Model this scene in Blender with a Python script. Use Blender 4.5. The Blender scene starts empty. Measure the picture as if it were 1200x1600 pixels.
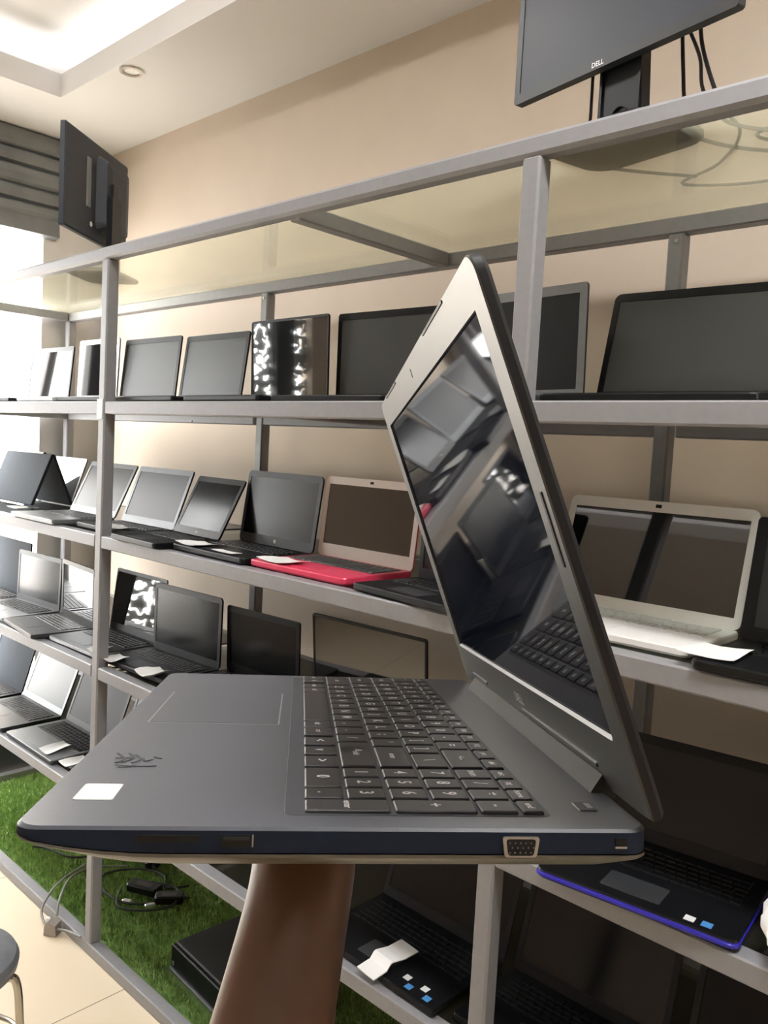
import bpy, bmesh, math, random
from mathutils import Vector, Matrix
random.seed(7)
sc = bpy.context.scene
COL = sc.collection
PI = math.pi
Rd = math.radians

# ------------------------------------------------------------------ materials
def new_mat(name):
    m = bpy.data.materials.new(name); m.use_nodes = True
    nt = m.node_tree; nt.nodes.clear()
    out = nt.nodes.new('ShaderNodeOutputMaterial')
    return m, nt, out

def mat(name, col, rough=.5, metal=0., spec=.5, var=.12, scale=30., bump=0., coat=0., emit=None, es=0., detail=3., rvar=0.):
    m, nt, out = new_mat(name)
    b = nt.nodes.new('ShaderNodeBsdfPrincipled')
    tc = nt.nodes.new('ShaderNodeTexCoord')
    nz = nt.nodes.new('ShaderNodeTexNoise'); nz.inputs['Scale'].default_value = scale; nz.inputs['Detail'].default_value = detail
    nt.links.new(tc.outputs['Object'], nz.inputs['Vector'])
    mx = nt.nodes.new('ShaderNodeMix'); mx.data_type = 'RGBA'
    a = [max(0, c * (1 - var)) for c in col]; c2 = [min(1, c * (1 + var)) for c in col]
    mx.inputs['A'].default_value = (*a, 1); mx.inputs['B'].default_value = (*c2, 1)
    nt.links.new(nz.outputs['Fac'], mx.inputs['Factor'])
    nt.links.new(mx.outputs['Result'], b.inputs['Base Color'])
    b.inputs['Roughness'].default_value = rough
    b.inputs['Metallic'].default_value = metal
    b.inputs['Specular IOR Level'].default_value = spec
    if coat: b.inputs['Coat Weight'].default_value = coat; b.inputs['Coat Roughness'].default_value = .05
    if rvar:
        mr = nt.nodes.new('ShaderNodeMapRange'); mr.inputs['To Min'].default_value = max(0, rough - rvar); mr.inputs['To Max'].default_value = rough + rvar
        nt.links.new(nz.outputs['Fac'], mr.inputs['Value']); nt.links.new(mr.outputs['Result'], b.inputs['Roughness'])
    if bump:
        bp = nt.nodes.new('ShaderNodeBump'); bp.inputs['Strength'].default_value = bump; bp.inputs['Distance'].default_value = .002
        nt.links.new(nz.outputs['Fac'], bp.inputs['Height']); nt.links.new(bp.outputs['Normal'], b.inputs['Normal'])
    if emit:
        b.inputs['Emission Color'].default_value = (*emit, 1); b.inputs['Emission Strength'].default_value = es
    nt.links.new(b.outputs['BSDF'], out.inputs['Surface'])
    return m

def glass_mat(name, tint, gloss=.06, dust=.1, dustcol=(.6, .58, .45)):
    m, nt, out = new_mat(name)
    tr = nt.nodes.new('ShaderNodeBsdfTransparent'); tr.inputs['Color'].default_value = (*tint, 1)
    gl = nt.nodes.new('ShaderNodeBsdfGlossy'); gl.inputs['Roughness'].default_value = .03
    fr = nt.nodes.new('ShaderNodeFresnel'); fr.inputs['IOR'].default_value = 1.5
    sc_ = nt.nodes.new('ShaderNodeMath'); sc_.operation = 'MULTIPLY'; sc_.inputs[1].default_value = gloss / .04
    sc_.use_clamp = True
    nt.links.new(fr.outputs['Fac'], sc_.inputs[0])
    di = nt.nodes.new('ShaderNodeBsdfDiffuse'); di.inputs['Color'].default_value = (*dustcol, 1)
    tl = nt.nodes.new('ShaderNodeBsdfTranslucent'); tl.inputs['Color'].default_value = (*dustcol, 1)
    ad = nt.nodes.new('ShaderNodeMixShader'); ad.inputs[0].default_value = .8
    nt.links.new(di.outputs[0], ad.inputs[1]); nt.links.new(tl.outputs[0], ad.inputs[2])
    tc = nt.nodes.new('ShaderNodeTexCoord'); nz = nt.nodes.new('ShaderNodeTexNoise'); nz.inputs['Scale'].default_value = 4
    nt.links.new(tc.outputs['Object'], nz.inputs['Vector'])
    mr = nt.nodes.new('ShaderNodeMapRange'); mr.inputs['To Min'].default_value = dust * .75; mr.inputs['To Max'].default_value = min(1, dust * 1.25)
    nt.links.new(nz.outputs['Fac'], mr.inputs['Value'])
    m1 = nt.nodes.new('ShaderNodeMixShader'); nt.links.new(mr.outputs['Result'], m1.inputs[0])
    nt.links.new(tr.outputs[0], m1.inputs[1]); nt.links.new(ad.outputs[0], m1.inputs[2])
    m2 = nt.nodes.new('ShaderNodeMixShader'); nt.links.new(sc_.outputs[0], m2.inputs[0])
    nt.links.new(m1.outputs[0], m2.inputs[1]); nt.links.new(gl.outputs[0], m2.inputs[2])
    nt.links.new(m2.outputs[0], out.inputs['Surface'])
    return m

def emis(name, col, s):
    m, nt, out = new_mat(name)
    e = nt.nodes.new('ShaderNodeEmission'); e.inputs['Color'].default_value = (*col, 1); e.inputs['Strength'].default_value = s
    nt.links.new(e.outputs[0], out.inputs['Surface']); return m

M = {}
M['wall'] = mat('beige_paint', (.62, .52, .425), .75, var=.05, scale=6, bump=.05)
M['ceil'] = mat('ceiling_paint', (.77, .755, .745), .8, var=.02, scale=5)
M['jamb'] = mat('jamb_plaster', (.62, .60, .58), .7, var=.08, scale=9)
M['rack'] = mat('grey_rack_paint', (.265, .265, .28), .40, var=.10, scale=60, bump=.03)
M['rackglass'] = glass_mat('shelf_glass', (.72, .76, .72), .04, .10)
M['topglass'] = glass_mat('dusty_top_glass', (.98, .98, .92), .015, .20, (.97, .95, .80))
M['blk'] = mat('black_plastic', (.005, .0055, .007), .42, spec=.3, var=.2, scale=80)
M['blkm'] = mat('matte_black_plastic', (.015, .016, .019), .55, var=.2, scale=90)
M['slate'] = mat('slate_monitor_back', (.026, .032, .042), .55, var=.12, scale=60)
M['tent'] = mat('dull_slate_plastic', (.035, .042, .052), .8, spec=.15, var=.12, scale=60)
M['char'] = mat('charcoal_plastic', (.032, .034, .038), .45, var=.15, scale=70)
M['grey'] = mat('grey_laptop_metal', (.20, .21, .22), .40, .3, var=.1, scale=70)
M['silver'] = mat('silver_plastic', (.50, .51, .52), .38, .3, var=.06, scale=70)
M['white'] = mat('white_plastic', (.88, .87, .85), .35, var=.03, scale=50)
M['cream'] = mat('warm_white_plastic', (.86, .81, .76), .35, var=.03, scale=50)
M['pink'] = mat('pink_red_plastic', (.80, .055, .13), .30, var=.08, scale=40)
M['blue'] = mat('blue_trim', (.025, .018, .42), .25, var=.1, scale=40)
M['key'] = mat('black_keys', (.007, .0075, .009), .45, spec=.3, var=.2, scale=200)
M['keyg'] = mat('grey_keys', (.10, .105, .11), .45, var=.2, scale=200)
M['keyw'] = mat('white_keys', (.66, .66, .65), .45, var=.05, scale=200)
M['scr_mon'] = mat('monitor_screen', (.045, .050, .062), .42, spec=.3, var=.06, scale=3)
M['scr_grey'] = mat('greyish_screen', (.060, .064, .068), .42, spec=.4, var=.06, scale=3)
M['scr_gloss'] = mat('glossy_screen', (.006, .007, .009), .02, spec=1.0, var=.2, scale=3, coat=1.0)
M['scr_matte'] = mat('antiglare_screen', (.028, .031, .033), .40, spec=.42, var=.06, scale=3)
M['scr_soft'] = mat('semi_matte_screen', (.006, .007, .0085), .20, spec=.42, var=.06, scale=3)
M['logo'] = mat('white_print', (.75, .76, .78), .4, var=.05, scale=90)
M['paper'] = mat('white_paper', (.84, .84, .83), .7, var=.03, scale=25)
M['tape'] = mat('white_tape', (.80, .80, .80), .5, var=.04, scale=60)
M['tile'] = None
M['steel'] = mat('chrome_tube', (.55, .52, .46), .22, 1., var=.08, scale=20)
M['stool'] = mat('grey_vinyl', (.16, .17, .19), .38, var=.35, scale=28, bump=.5)
M['cable'] = mat('black_cable', (.02, .021, .022), .5, var=.2, scale=60)
M['cableg'] = mat('grey_cable', (.22, .22, .20), .5, var=.15, scale=60)
M['plug'] = mat('beige_grey_plug', (.33, .29, .26), .5, var=.1, scale=60)
M['shutter'] = mat('galvanised_shutter', (.21, .22, .225), .5, .4, var=.45, scale=5, detail=6)
M['grassbase'] = mat('turf_backing', (.13, .22, .06), .9, var=.4, scale=40)
M['outwall'] = mat('outside_plaster', (.82, .76, .68), .8, var=.05, scale=3)
M['outground'] = mat('outside_paving', (.55, .52, .48), .85, var=.12, scale=4)
M['skin'] = None
M['led'] = emis('cove_led', (1, .98, .96), 6)
M['panel0'] = emis('panel_light_soft', (1, .985, .96), 17)
M['panel1'] = emis('panel_light', (1, .985, .96), 40)
M['spot'] = mat('downlight_chrome', (.75, .74, .72), .25, .9, var=.05, scale=40)
M['scr_held'] = mat('held_laptop_screen', (.010, .013, .026), .035, spec=.9, var=.3, scale=4, rvar=.01)
M['scr_dark'] = mat('dull_black_screen', (.006, .006, .007), .5, spec=.25, var=.1, scale=3)
# held laptop
M['deck'] = mat('dark_grey_palmrest', (.070, .075, .094), .36, var=.06, scale=300, bump=.02)
M['side'] = mat('navy_black_side', (.018, .030, .060), .55, spec=.2, var=.12, scale=200)
M['bezel'] = mat('dark_grey_bezel', (.060, .062, .062), .34, var=.04, scale=300, spec=.8)
M['hinge'] = mat('hinge_plastic', (.045, .048, .048), .6, spec=.25, var=.06, scale=200)
M['lidback'] = mat('lid_edge_black', (.008, .010, .014), .42, var=.15, scale=100)
M['under'] = mat('underside_floor_bounce', (.15, .14, .115), .35, var=.1, scale=100)  # floor reflection along the lower edge is put into this lighter tan
M['kplate'] = mat('keyboard_plate', (.046, .051, .066), .5, var=.08, scale=200)
M['hkey'] = mat('held_laptop_keys', (.022, .0235, .029), .42, var=.1, scale=300)
M['legend'] = mat('key_print', (.93, .94, .97), .5, var=.03, scale=300)
M['pad'] = mat('touchpad', (.062, .067, .084), .34, var=.05, scale=300)
M['padedge'] = mat('touchpad_edge', (.30, .31, .33), .3, .3, var=.05, scale=300)
M['port'] = mat('port_dark', (.006, .006, .008), .5, var=.2, scale=300)
M['portmetal'] = mat('port_metal', (.60, .60, .60), .28, .9, var=.08, scale=300)
M['smudge'] = mat('marker_ink', (.035, .035, .04), .6, var=.3, scale=500)
M['sticker'] = mat('glare_white_sticker', (.90, .96, 1.0), .12, .15, var=.12, scale=120, coat=.8)  # glare on the sticker is put into its pale blue-white base colour
M['stblue'] = mat('blue_sticker', (.10, .35, .80), .25, .2, var=.3, scale=150)
M['bolt'] = mat('zinc_bolt', (.6, .6, .6), .3, .8, var=.1, scale=200)

def tile_mat():
    m, nt, out = new_mat('cream_floor_tile')
    b = nt.nodes.new('ShaderNodeBsdfPrincipled'); b.inputs['Roughness'].default_value = .32
    tc = nt.nodes.new('ShaderNodeTexCoord'); sp = nt.nodes.new('ShaderNodeSeparateXYZ')
    nt.links.new(tc.outputs['Object'], sp.inputs[0])
    def line(sock, off, per):
        a = nt.nodes.new('ShaderNodeMath'); a.operation = 'ADD'; a.inputs[1].default_value = off; nt.links.new(sock, a.inputs[0])
        w = nt.nodes.new('ShaderNodeMath'); w.operation = 'PINGPONG'; w.inputs[1].default_value = per / 2; nt.links.new(a.outputs[0], w.inputs[0])
        l = nt.nodes.new('ShaderNodeMath'); l.operation = 'LESS_THAN'; l.inputs[1].default_value = .0016; nt.links.new(w.outputs[0], l.inputs[0])
        return l.outputs[0]
    lx = line(sp.outputs['X'], 8.57 - .252, .857); ly = line(sp.outputs['Y'], 8.57 + .62, .857)
    mxm = nt.nodes.new('ShaderNodeMath'); mxm.operation = 'MAXIMUM'; nt.links.new(lx, mxm.inputs[0]); nt.links.new(ly, mxm.inputs[1])
    nz = nt.nodes.new('ShaderNodeTexNoise'); nz.inputs['Scale'].default_value = 2.2; nz.inputs['Detail'].default_value = 5
    nt.links.new(tc.outputs['Object'], nz.inputs['Vector'])
    c = nt.nodes.new('ShaderNodeMix'); c.data_type = 'RGBA'
    c.inputs['A'].default_value = (.68, .57, .42, 1); c.inputs['B'].default_value = (.80, .69, .52, 1)
    nt.links.new(nz.outputs['Fac'], c.inputs['Factor'])
    c2 = nt.nodes.new('ShaderNodeMix'); c2.data_type = 'RGBA'; c2.inputs['B'].default_value = (.16, .12, .08, 1)
    nt.links.new(mxm.outputs[0], c2.inputs['Factor']); nt.links.new(c.outputs['Result'], c2.inputs['A'])
    nt.links.new(c2.outputs['Result'], b.inputs['Base Color']); nt.links.new(b.outputs[0], out.inputs[0])
    return m
M['tile'] = tile_mat()

def skin_mat():
    m, nt, out = new_mat('brown_skin')
    b = nt.nodes.new('ShaderNodeBsdfPrincipled'); b.inputs['Roughness'].default_value = .42
    b.inputs['Subsurface Weight'].default_value = .08; b.inputs['Coat Weight'].default_value = 1.0; b.inputs['Coat Roughness'].default_value = .30; b.inputs['Subsurface Radius'].default_value = (.01, .004, .002)
    tc = nt.nodes.new('ShaderNodeTexCoord'); nz = nt.nodes.new('ShaderNodeTexNoise'); nz.inputs['Scale'].default_value = 14; nz.inputs['Detail'].default_value = 6
    nt.links.new(tc.outputs['Object'], nz.inputs['Vector'])
    r = nt.nodes.new('ShaderNodeValToRGB')
    r.color_ramp.elements[0].position = .3; r.color_ramp.elements[0].color = (.12, .052, .026, 1)
    r.color_ramp.elements[1].position = .75; r.color_ramp.elements[1].color = (.19, .082, .040, 1)
    nt.links.new(nz.outputs['Fac'], r.inputs[0]); nt.links.new(r.outputs[0], b.inputs['Base Color'])
    n2 = nt.nodes.new('ShaderNodeTexNoise'); n2.inputs['Scale'].default_value = 160
    nt.links.new(tc.outputs['Object'], n2.inputs['Vector'])
    bp = nt.nodes.new('ShaderNodeBump'); bp.inputs['Strength'].default_value = .15; bp.inputs['Distance'].default_value = .001
    nt.links.new(n2.outputs['Fac'], bp.inputs['Height']); nt.links.new(bp.outputs[0], b.inputs['Normal'])
    nt.links.new(b.outputs[0], out.inputs[0]); return m
M['skin'] = skin_mat()

def grass_mat():
    m, nt, out = new_mat('turf_blades')
    b = nt.nodes.new('ShaderNodeBsdfPrincipled'); b.inputs['Roughness'].default_value = .55
    tc = nt.nodes.new('ShaderNodeTexCoord'); nz = nt.nodes.new('ShaderNodeTexNoise'); nz.inputs['Scale'].default_value = 38; nz.inputs['Detail'].default_value = 3
    nt.links.new(tc.outputs['Object'], nz.inputs['Vector'])
    r = nt.nodes.new('ShaderNodeValToRGB')
    r.color_ramp.elements[0].position = .32; r.color_ramp.elements[0].color = (.21, .36, .09, 1)
    r.color_ramp.elements[1].position = .72; r.color_ramp.elements[1].color = (.55, .70, .27, 1)
    nt.links.new(nz.outputs['Fac'], r.inputs[0]); nt.links.new(r.outputs[0], b.inputs['Base Color'])
    nt.links.new(b.outputs[0], out.inputs[0]); return m
M['grass'] = grass_mat()

def film_mat():
    # glass pane covered with a leaf-patterned film
    m, nt, out = new_mat('leaf_film_glass')
    tc = nt.nodes.new('ShaderNodeTexCoord')
    vo = nt.nodes.new('ShaderNodeTexVoronoi'); vo.inputs['Scale'].default_value = 9; vo.feature = 'SMOOTH_F1'
    nz = nt.nodes.new('ShaderNodeTexNoise'); nz.inputs['Scale'].default_value = 7
    va = nt.nodes.new('ShaderNodeVectorMath'); va.operation = 'ADD'
    nt.links.new(tc.outputs['Object'], va.inputs[0]); nt.links.new(nz.outputs['Color'], va.inputs[1]); nt.links.new(tc.outputs['Object'], nz.inputs['Vector'])
    nt.links.new(va.outputs[0], vo.inputs['Vector'])
    lt = nt.nodes.new('ShaderNodeMath'); lt.operation = 'LESS_THAN'; lt.inputs[1].default_value = .40
    nt.links.new(vo.outputs['Distance'], lt.inputs[0])
    tr = nt.nodes.new('ShaderNodeBsdfTransparent'); df = nt.nodes.new('ShaderNodeBsdfDiffuse'); df.inputs['Color'].default_value = (.30, .34, .32, 1)
    mx = nt.nodes.new('ShaderNodeMixShader'); nt.links.new(lt.outputs[0], mx.inputs[0]); nt.links.new(df.outputs[0], mx.inputs[1]); nt.links.new(tr.outputs[0], mx.inputs[2])
    nt.links.new(mx.outputs[0], out.inputs[0]); return m
M['film'] = film_mat()

# ------------------------------------------------------------------ mesh builder
class MB:
    def __init__(s): s.v = []; s.f = []; s.mi = []
    def add(s, vs, fs, mi=0):
        o = len(s.v); s.v += [tuple(p) for p in vs]
        for f in fs: s.f.append(tuple(i + o for i in f)); s.mi.append(mi)
    def box(s, lo, hi, mi=0):
        x0, y0, z0 = lo; x1, y1, z1 = hi
        s.add([(x0,y0,z0),(x1,y0,z0),(x1,y1,z0),(x0,y1,z0),(x0,y0,z1),(x1,y0,z1),(x1,y1,z1),(x0,y1,z1)],
              [(0,3,2,1),(4,5,6,7),(0,1,5,4),(1,2,6,5),(2,3,7,6),(3,0,4,7)], mi)
    def cbox(s, lo, hi, c, mi=0):
        # box with chamfered edges (top, bottom and vertical)
        x0, y0, z0 = lo; x1, y1, z1 = hi
        s.loft((x0+x1)/2, (y0+y1)/2, x1-x0, y1-y0, c*1.4, [(c, z0), (0, z0+c), (0, z1-c), (c, z1)], mi, n=2)
    @staticmethod
    def rr(cx, cy, w, h, r, n=5):
        r = max(min(r, w/2 - 1e-6, h/2 - 1e-6), 1e-6); P = []
        for (sx, sy, a0) in ((1,-1,-PI/2),(1,1,0),(-1,1,PI/2),(-1,-1,PI)):
            for k in range(n):
                a = a0 + PI/2*k/(n-1)
                P.append((cx + sx*(w/2-r) + r*math.cos(a), cy + sy*(h/2-r) + r*math.sin(a)))
        return P
    def loft(s, cx, cy, w, h, r, levels, mi=0, n=5, cap0=True, cap1=True, mis=None):
        rings = []
        for (ins, z) in levels:
            rings.append([(x, y, z) for x, y in MB.rr(cx, cy, w-2*ins, h-2*ins, r-ins*.6, n)])
        N = len(rings[0])
        for k in range(len(rings)-1):
            vs = rings[k] + rings[k+1]
            m_ = mis[k] if mis else mi
            up = levels[k+1][1] >= levels[k][1]
            fs = [(i, (i+1) % N, N+(i+1) % N, N+i) for i in range(N)]
            s.add(vs, fs, m_)
        if cap0: s.add(rings[0], [tuple(reversed(range(N)))], mis[0] if mis else mi)
        if cap1: s.add(rings[-1], [tuple(range(N))], mis[-1] if mis else mi)
    def ring(s, o, i, n=5, mi=0, z=0., zi=None):
        # flat frame between outer rounded rect o=(cx,cy,w,h,r) and inner i, plus inner walls down to zi
        A = [(x, y, z) for x, y in MB.rr(*o, n)]; B = [(x, y, z) for x, y in MB.rr(*i, n)]; N = len(A)
        s.add(A + B, [(k, (k+1) % N, N+(k+1) % N, N+k) for k in range(N)], mi)
        if zi is not None:
            Cc = [(x, y, zi) for x, y, _ in B]
            s.add(B + Cc, [(k, (k+1) % N, N+(k+1) % N, N+k) for k in range(N)], mi)
    def tube(s, pts, r, seg=8, mi=0, smooth=True, sub=6, cap=True, radii=None):
        P = [Vector(p) for p in pts]
        if smooth and len(P) > 2:
            Q = []; RR = []
            for i in range(len(P)-1):
                p0 = P[max(0, i-1)]; p1 = P[i]; p2 = P[i+1]; p3 = P[min(len(P)-1, i+2)]
                for k in range(sub):
                    t = k/sub
                    Q.append(.5*((2*p1)+(-p0+p2)*t+(2*p0-5*p1+4*p2-p3)*t*t+(-p0+3*p1-3*p2+p3)*t**3))
                    if radii: RR.append(radii[i]*(1-t)+radii[i+1]*t)
            Q.append(P[-1]); P = Q
            if radii: RR.append(radii[-1]); radii = RR
        rings = []; up = Vector((0, 0, 1)); prev = None
        for i, p in enumerate(P):
            d = (P[min(i+1, len(P)-1)] - P[max(0, i-1)])
            d = d.normalized() if d.length > 1e-9 else Vector((1, 0, 0))
            a = prev if prev else (up if abs(d.z) < .95 else Vector((1, 0, 0)))
            e1 = (a - d*a.dot(d)); e1 = e1.normalized() if e1.length > 1e-6 else d.orthogonal().normalized()
            prev = e1; e2 = d.cross(e1); rr_ = radii[i] if radii else r
            rings.append([p + (e1*math.cos(2*PI*k/seg) + e2*math.sin(2*PI*k/seg))*rr_ for k in range(seg)])
        vs = [q for g in rings for q in g]; fs = []
        for i in range(len(rings)-1):
            for k in range(seg):
                fs.append((i*seg+k, i*seg+(k+1) % seg, (i+1)*seg+(k+1) % seg, (i+1)*seg+k))
        if cap: fs.append(tuple(reversed(range(seg)))); fs.append(tuple(range((len(rings)-1)*seg, len(rings)*seg)))
        s.add(vs, fs, mi)
    def dense(s, cx, cy, w, h, r, levels, mi=0, n=7, step=.012, cap0=True, cap1=True, mis=None):
        """loft whose straight sides are cut into short steps"""
        rings = []; base = MB.rr(cx, cy, w, h, r, n); P = []
        for i, p in enumerate(base):
            q = base[(i+1) % len(base)]; d = math.hypot(q[0]-p[0], q[1]-p[1]); k = max(1, int(d/step))
            P += [(p[0]+(q[0]-p[0])*j/k, p[1]+(q[1]-p[1])*j/k) for j in range(k)]
        for ins, z in levels:
            rings.append([(cx+(x-cx)*(1-2*ins/w), cy+(y-cy)*(1-2*ins/h), z) for x, y in P])
        N = len(P)
        for k in range(len(rings)-1):
            s.add(rings[k]+rings[k+1], [(i, (i+1) % N, N+(i+1) % N, N+i) for i in range(N)], mis[k] if mis else mi)
        if cap0: s.add(rings[0], [tuple(reversed(range(N)))], mis[0] if mis else mi)
        if cap1: s.add(rings[-1], [tuple(range(N))], mis[-1] if mis else mi)
    def lathe(s, prof, c=(0, 0, 0), seg=32, mi=0):
        vs = []; fs = []; n = len(prof)
        for k in range(seg):
            a = 2*PI*k/seg
            for (r, z) in prof: vs.append((c[0]+r*math.cos(a), c[1]+r*math.sin(a), c[2]+z))
        for k in range(seg):
            k2 = (k+1) % seg
            for i in range(n-1): fs.append((k*n+i, k2*n+i, k2*n+i+1, k*n+i+1))
        s.add(vs, fs, mi)
    def prism(s, poly, axis, a, b, mi=0):
        # poly in the two other axes, extruded along axis
        def mk(p, t):
            q = list(p); q.insert(axis, t); return tuple(q)
        n = len(poly); vs = [mk(p, a) for p in poly] + [mk(p, b) for p in poly]
        s.add(vs, [(i, (i+1) % n, n+(i+1) % n, n+i) for i in range(n)] + [tuple(reversed(range(n))), tuple(range(n, 2*n))], mi)
    def mesh(s, name, mats, smooth=False):
        me = bpy.data.meshes.new(name); me.from_pydata(s.v, [], s.f); me.update()
        bm = bmesh.new(); bm.from_mesh(me); bmesh.ops.remove_doubles(bm, verts=bm.verts, dist=1e-6)
        bmesh.ops.recalc_face_normals(bm, faces=bm.faces); bm.to_mesh(me); bm.free()
        if not isinstance(mats, (list, tuple)): mats = [mats]
        for m in mats: me.materials.append(m)
        return me
    def build(s, name, mats, parent=None, loc=None, smooth=False, matrix=None):
        me = bpy.data.meshes.new(name); me.from_pydata(s.v, [], s.f); me.update()
        if not isinstance(mats, (list, tuple)): mats = [mats]
        for m in mats: me.materials.append(m)
        for p, i in zip(me.polygons, s.mi): p.material_index = i
        bm = bmesh.new(); bm.from_mesh(me)
        bmesh.ops.remove_doubles(bm, verts=bm.verts, dist=1e-7)
        bmesh.ops.recalc_face_normals(bm, faces=bm.faces); bm.to_mesh(me); bm.free()
        if smooth:
            for p in me.polygons: p.use_smooth = True
            try: me.set_sharp_from_angle(angle=Rd(35))
            except Exception: pass
        o = bpy.data.objects.new(name, me); COL.objects.link(o)
        if parent: o.parent = parent
        if matrix is not None: o.matrix_local = matrix
        if loc: o.location = loc
        return o

def tag(o, label, cat, group=None, kind=None):
    o['label'] = label; o['category'] = cat
    if group: o['group'] = group
    if kind: o['kind'] = kind
    return o
def empty(name, loc=(0, 0, 0), rz=0.):
    o = bpy.data.objects.new(name, None); COL.objects.link(o); o.empty_display_size = .05
    o.location = loc; o.rotation_euler = (0, 0, rz); return o
def struct(name, mb, m, smooth=False):
    o = mb.build(name, m, smooth=smooth); o['kind'] = 'structure'; return o

TXT = {}
def text_verts(s, size):
    """flat lettering as (verts, faces) centred on the origin"""
    if s not in TXT:
        cu = bpy.data.curves.new('lettering', 'FONT'); cu.body = s; cu.size = 1; cu.align_x = 'CENTER'; cu.align_y = 'CENTER'; cu.resolution_u = 2; cu.offset = .018
        ob = bpy.data.objects.new('lettering', cu); COL.objects.link(ob)
        bpy.context.view_layer.update()
        me = bpy.data.meshes.new_from_object(ob)
        TXT[s] = ([tuple(v.co) for v in me.vertices], [tuple(p.vertices) for p in me.polygons])
        bpy.data.objects.remove(ob); bpy.data.curves.remove(cu); bpy.data.meshes.remove(me)
    v, f = TXT[s]
    return [(x*size, y*size) for x, y, z in v], f

# ------------------------------------------------------------------ camera
CAM = Vector((2.36524, -1.22815, 1.32329))
F_ = Vector((-.68209966, .72725198, -.07644999)); R_ = Vector((.72557364, .686099, .05301927)); U_ = Vector((-.09101062, .01930567, .99566277))
cd = bpy.data.cameras.new('camera'); cam = bpy.data.objects.new('camera', cd); COL.objects.link(cam)
cd.sensor_fit = 'AUTO'; cd.sensor_width = 36; cd.lens = 36*1285/1600; cd.clip_start = .02; cd.clip_end = 100
cam.matrix_world = Matrix(((R_.x, U_.x, -F_.x, CAM.x), (R_.y, U_.y, -F_.y, CAM.y), (R_.z, U_.z, -F_.z, CAM.z), (0, 0, 0, 1)))
sc.camera = cam
def c2w(x, y, z): return CAM + R_*x + U_*y + F_*z

# ------------------------------------------------------------------ room
ZF = -.3285; ZC = 2.655; YW = .78; XL = -1.50; XR = 5.0; YN = -4.2; ZU = 2.85
w = .038
def slab(name, lo, hi, m):
    b = MB(); b.box(lo, hi); return struct(name, b, m)
slab('floor', (XL, YN, ZF-.1), (XR, YW, ZF), M['tile'])
slab('wall_back', (XL-.1, YW, ZF-.1), (XR+.1, YW+.1, ZU+.1), M['wall'])
slab('wall_right', (XR, YN, ZF-.1), (XR+.1, YW, ZU+.1), M['wall'])
slab('wall_front', (XL-.1, YN-.1, ZF-.1), (XR+.1, YN, ZU+.1), M['wall'])
OY0, OY1, OZ1 = -1.53, .487, 2.30      # shop-front opening in the left wall
b = MB()
b.box((XL-.14, OY1, ZF), (XL, YW, ZU)); struct('wall_left_jamb', b, M['jamb'])
b = MB(); b.box((XL-.12, YN, ZF), (XL, OY0, ZU)); struct('wall_left', b, M['wall'])
b = MB(); b.box((XL-.12, OY0, 2.66), (XL, OY1, ZU)); struct('wall_left_lintel', b, M['wall'])
# ceiling: low border with a recessed tray
TX0, TX1, TY0, TY1 = -.97, 3.9, -2.7, .31
b = MB()
t = .022
b.box((XL, TY1+t, ZC), (XR, YW, ZC+.025)); b.box((XL, YN, ZC), (XR, TY0-t, ZC+.025))
b.box((XL, TY0-t, ZC), (TX0-t, TY1+t, ZC+.025)); b.box((TX1+t, TY0-t, ZC), (XR, TY1+t, ZC+.025))
# lip around the tray
L = .09
b.box((TX0-t, TY1, ZC), (TX1+t, TY1+t, ZC+L)); b.box((TX0-t, TY0-t, ZC), (TX1+t, TY0, ZC+L))
b.box((TX0-t, TY0, ZC), (TX0, TY1, ZC+L)); b.box((TX1, TY0, ZC), (TX1+t, TY1, ZC+L))
b.box((XL-.1, YN-.1, ZU), (XR+.1, YW+.1, ZU+.08))
struct('ceiling', b, M['ceil'])
for (nm, lo, hi) in (('a', (TX0-.1, TY1+.07, ZC+.027), (TX1+.1, TY1+.10, ZC+.040)), ('b', (TX0-.10, TY0-.1, ZC+.027), (TX0-.07, TY1+.1, ZC+.040)),
                     ('c', (TX0-.1, TY0-.10, ZC+.027), (TX1+.1, TY0-.07, ZC+.040)), ('d', (TX1+.07, TY0-.1, ZC+.027), (TX1+.10, TY1+.1, ZC+.040))):
    b = MB(); b.box(lo, hi); o = b.build('cove_light_strip', M['led'])
    tag(o, {'a': 'white light strip hidden in the ceiling recess along the beige wall', 'b': 'white light strip in the ceiling recess at the shutter end',
            'c': 'white light strip in the ceiling recess far from the shelving', 'd': 'white light strip in the ceiling recess away from the shutter'}[nm], 'light strip', 'strips in the ceiling recess')
# recessed panel lights of the tray, above and behind the photographer
for i, (x, y) in enumerate(((.15, -.60), (2.35, -.55))):
    r = empty('ceiling_panel_light', (x, y, ZU-.03))
    b = MB(); b.ring((0, 0, .62, .32, .01), (0, 0, .58, .28, .005), zi=.012, z=0); b.box((-.31, -.16, .012), (.31, .16, .03)); b.build('frame', M['white'], r)
    b = MB(); b.box((-.29, -.14, .004), (.29, .14, .011)); b.build('diffuser', M['panel%d' % i], r)
    tag(r, ['flat white panel light in the ceiling recess nearer the shutter', 'flat white panel light in the ceiling recess past the middle rack post'][i], 'ceiling light', 'ceiling panel lights')
# downlight in the border
for i, (x, y) in enumerate(((-.51, .36), (1.4, .52))):
    if i: continue
    r = empty('ceiling_downlight', (x, y, ZC-.006))
    b = MB(); b.lathe([(.028, .004), (.030, -.002), (.042, -.001), (.044, .006)], seg=28); b.build('trim_ring', M['spot'], r, smooth=True)
    b = MB(); b.lathe([(.0, .004), (.018, .002), (.028, .004)], seg=24); b.build('lens', M['white'], r, smooth=True)
    tag(r, 'small round chrome downlight in the white ceiling border', 'ceiling light')

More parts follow.
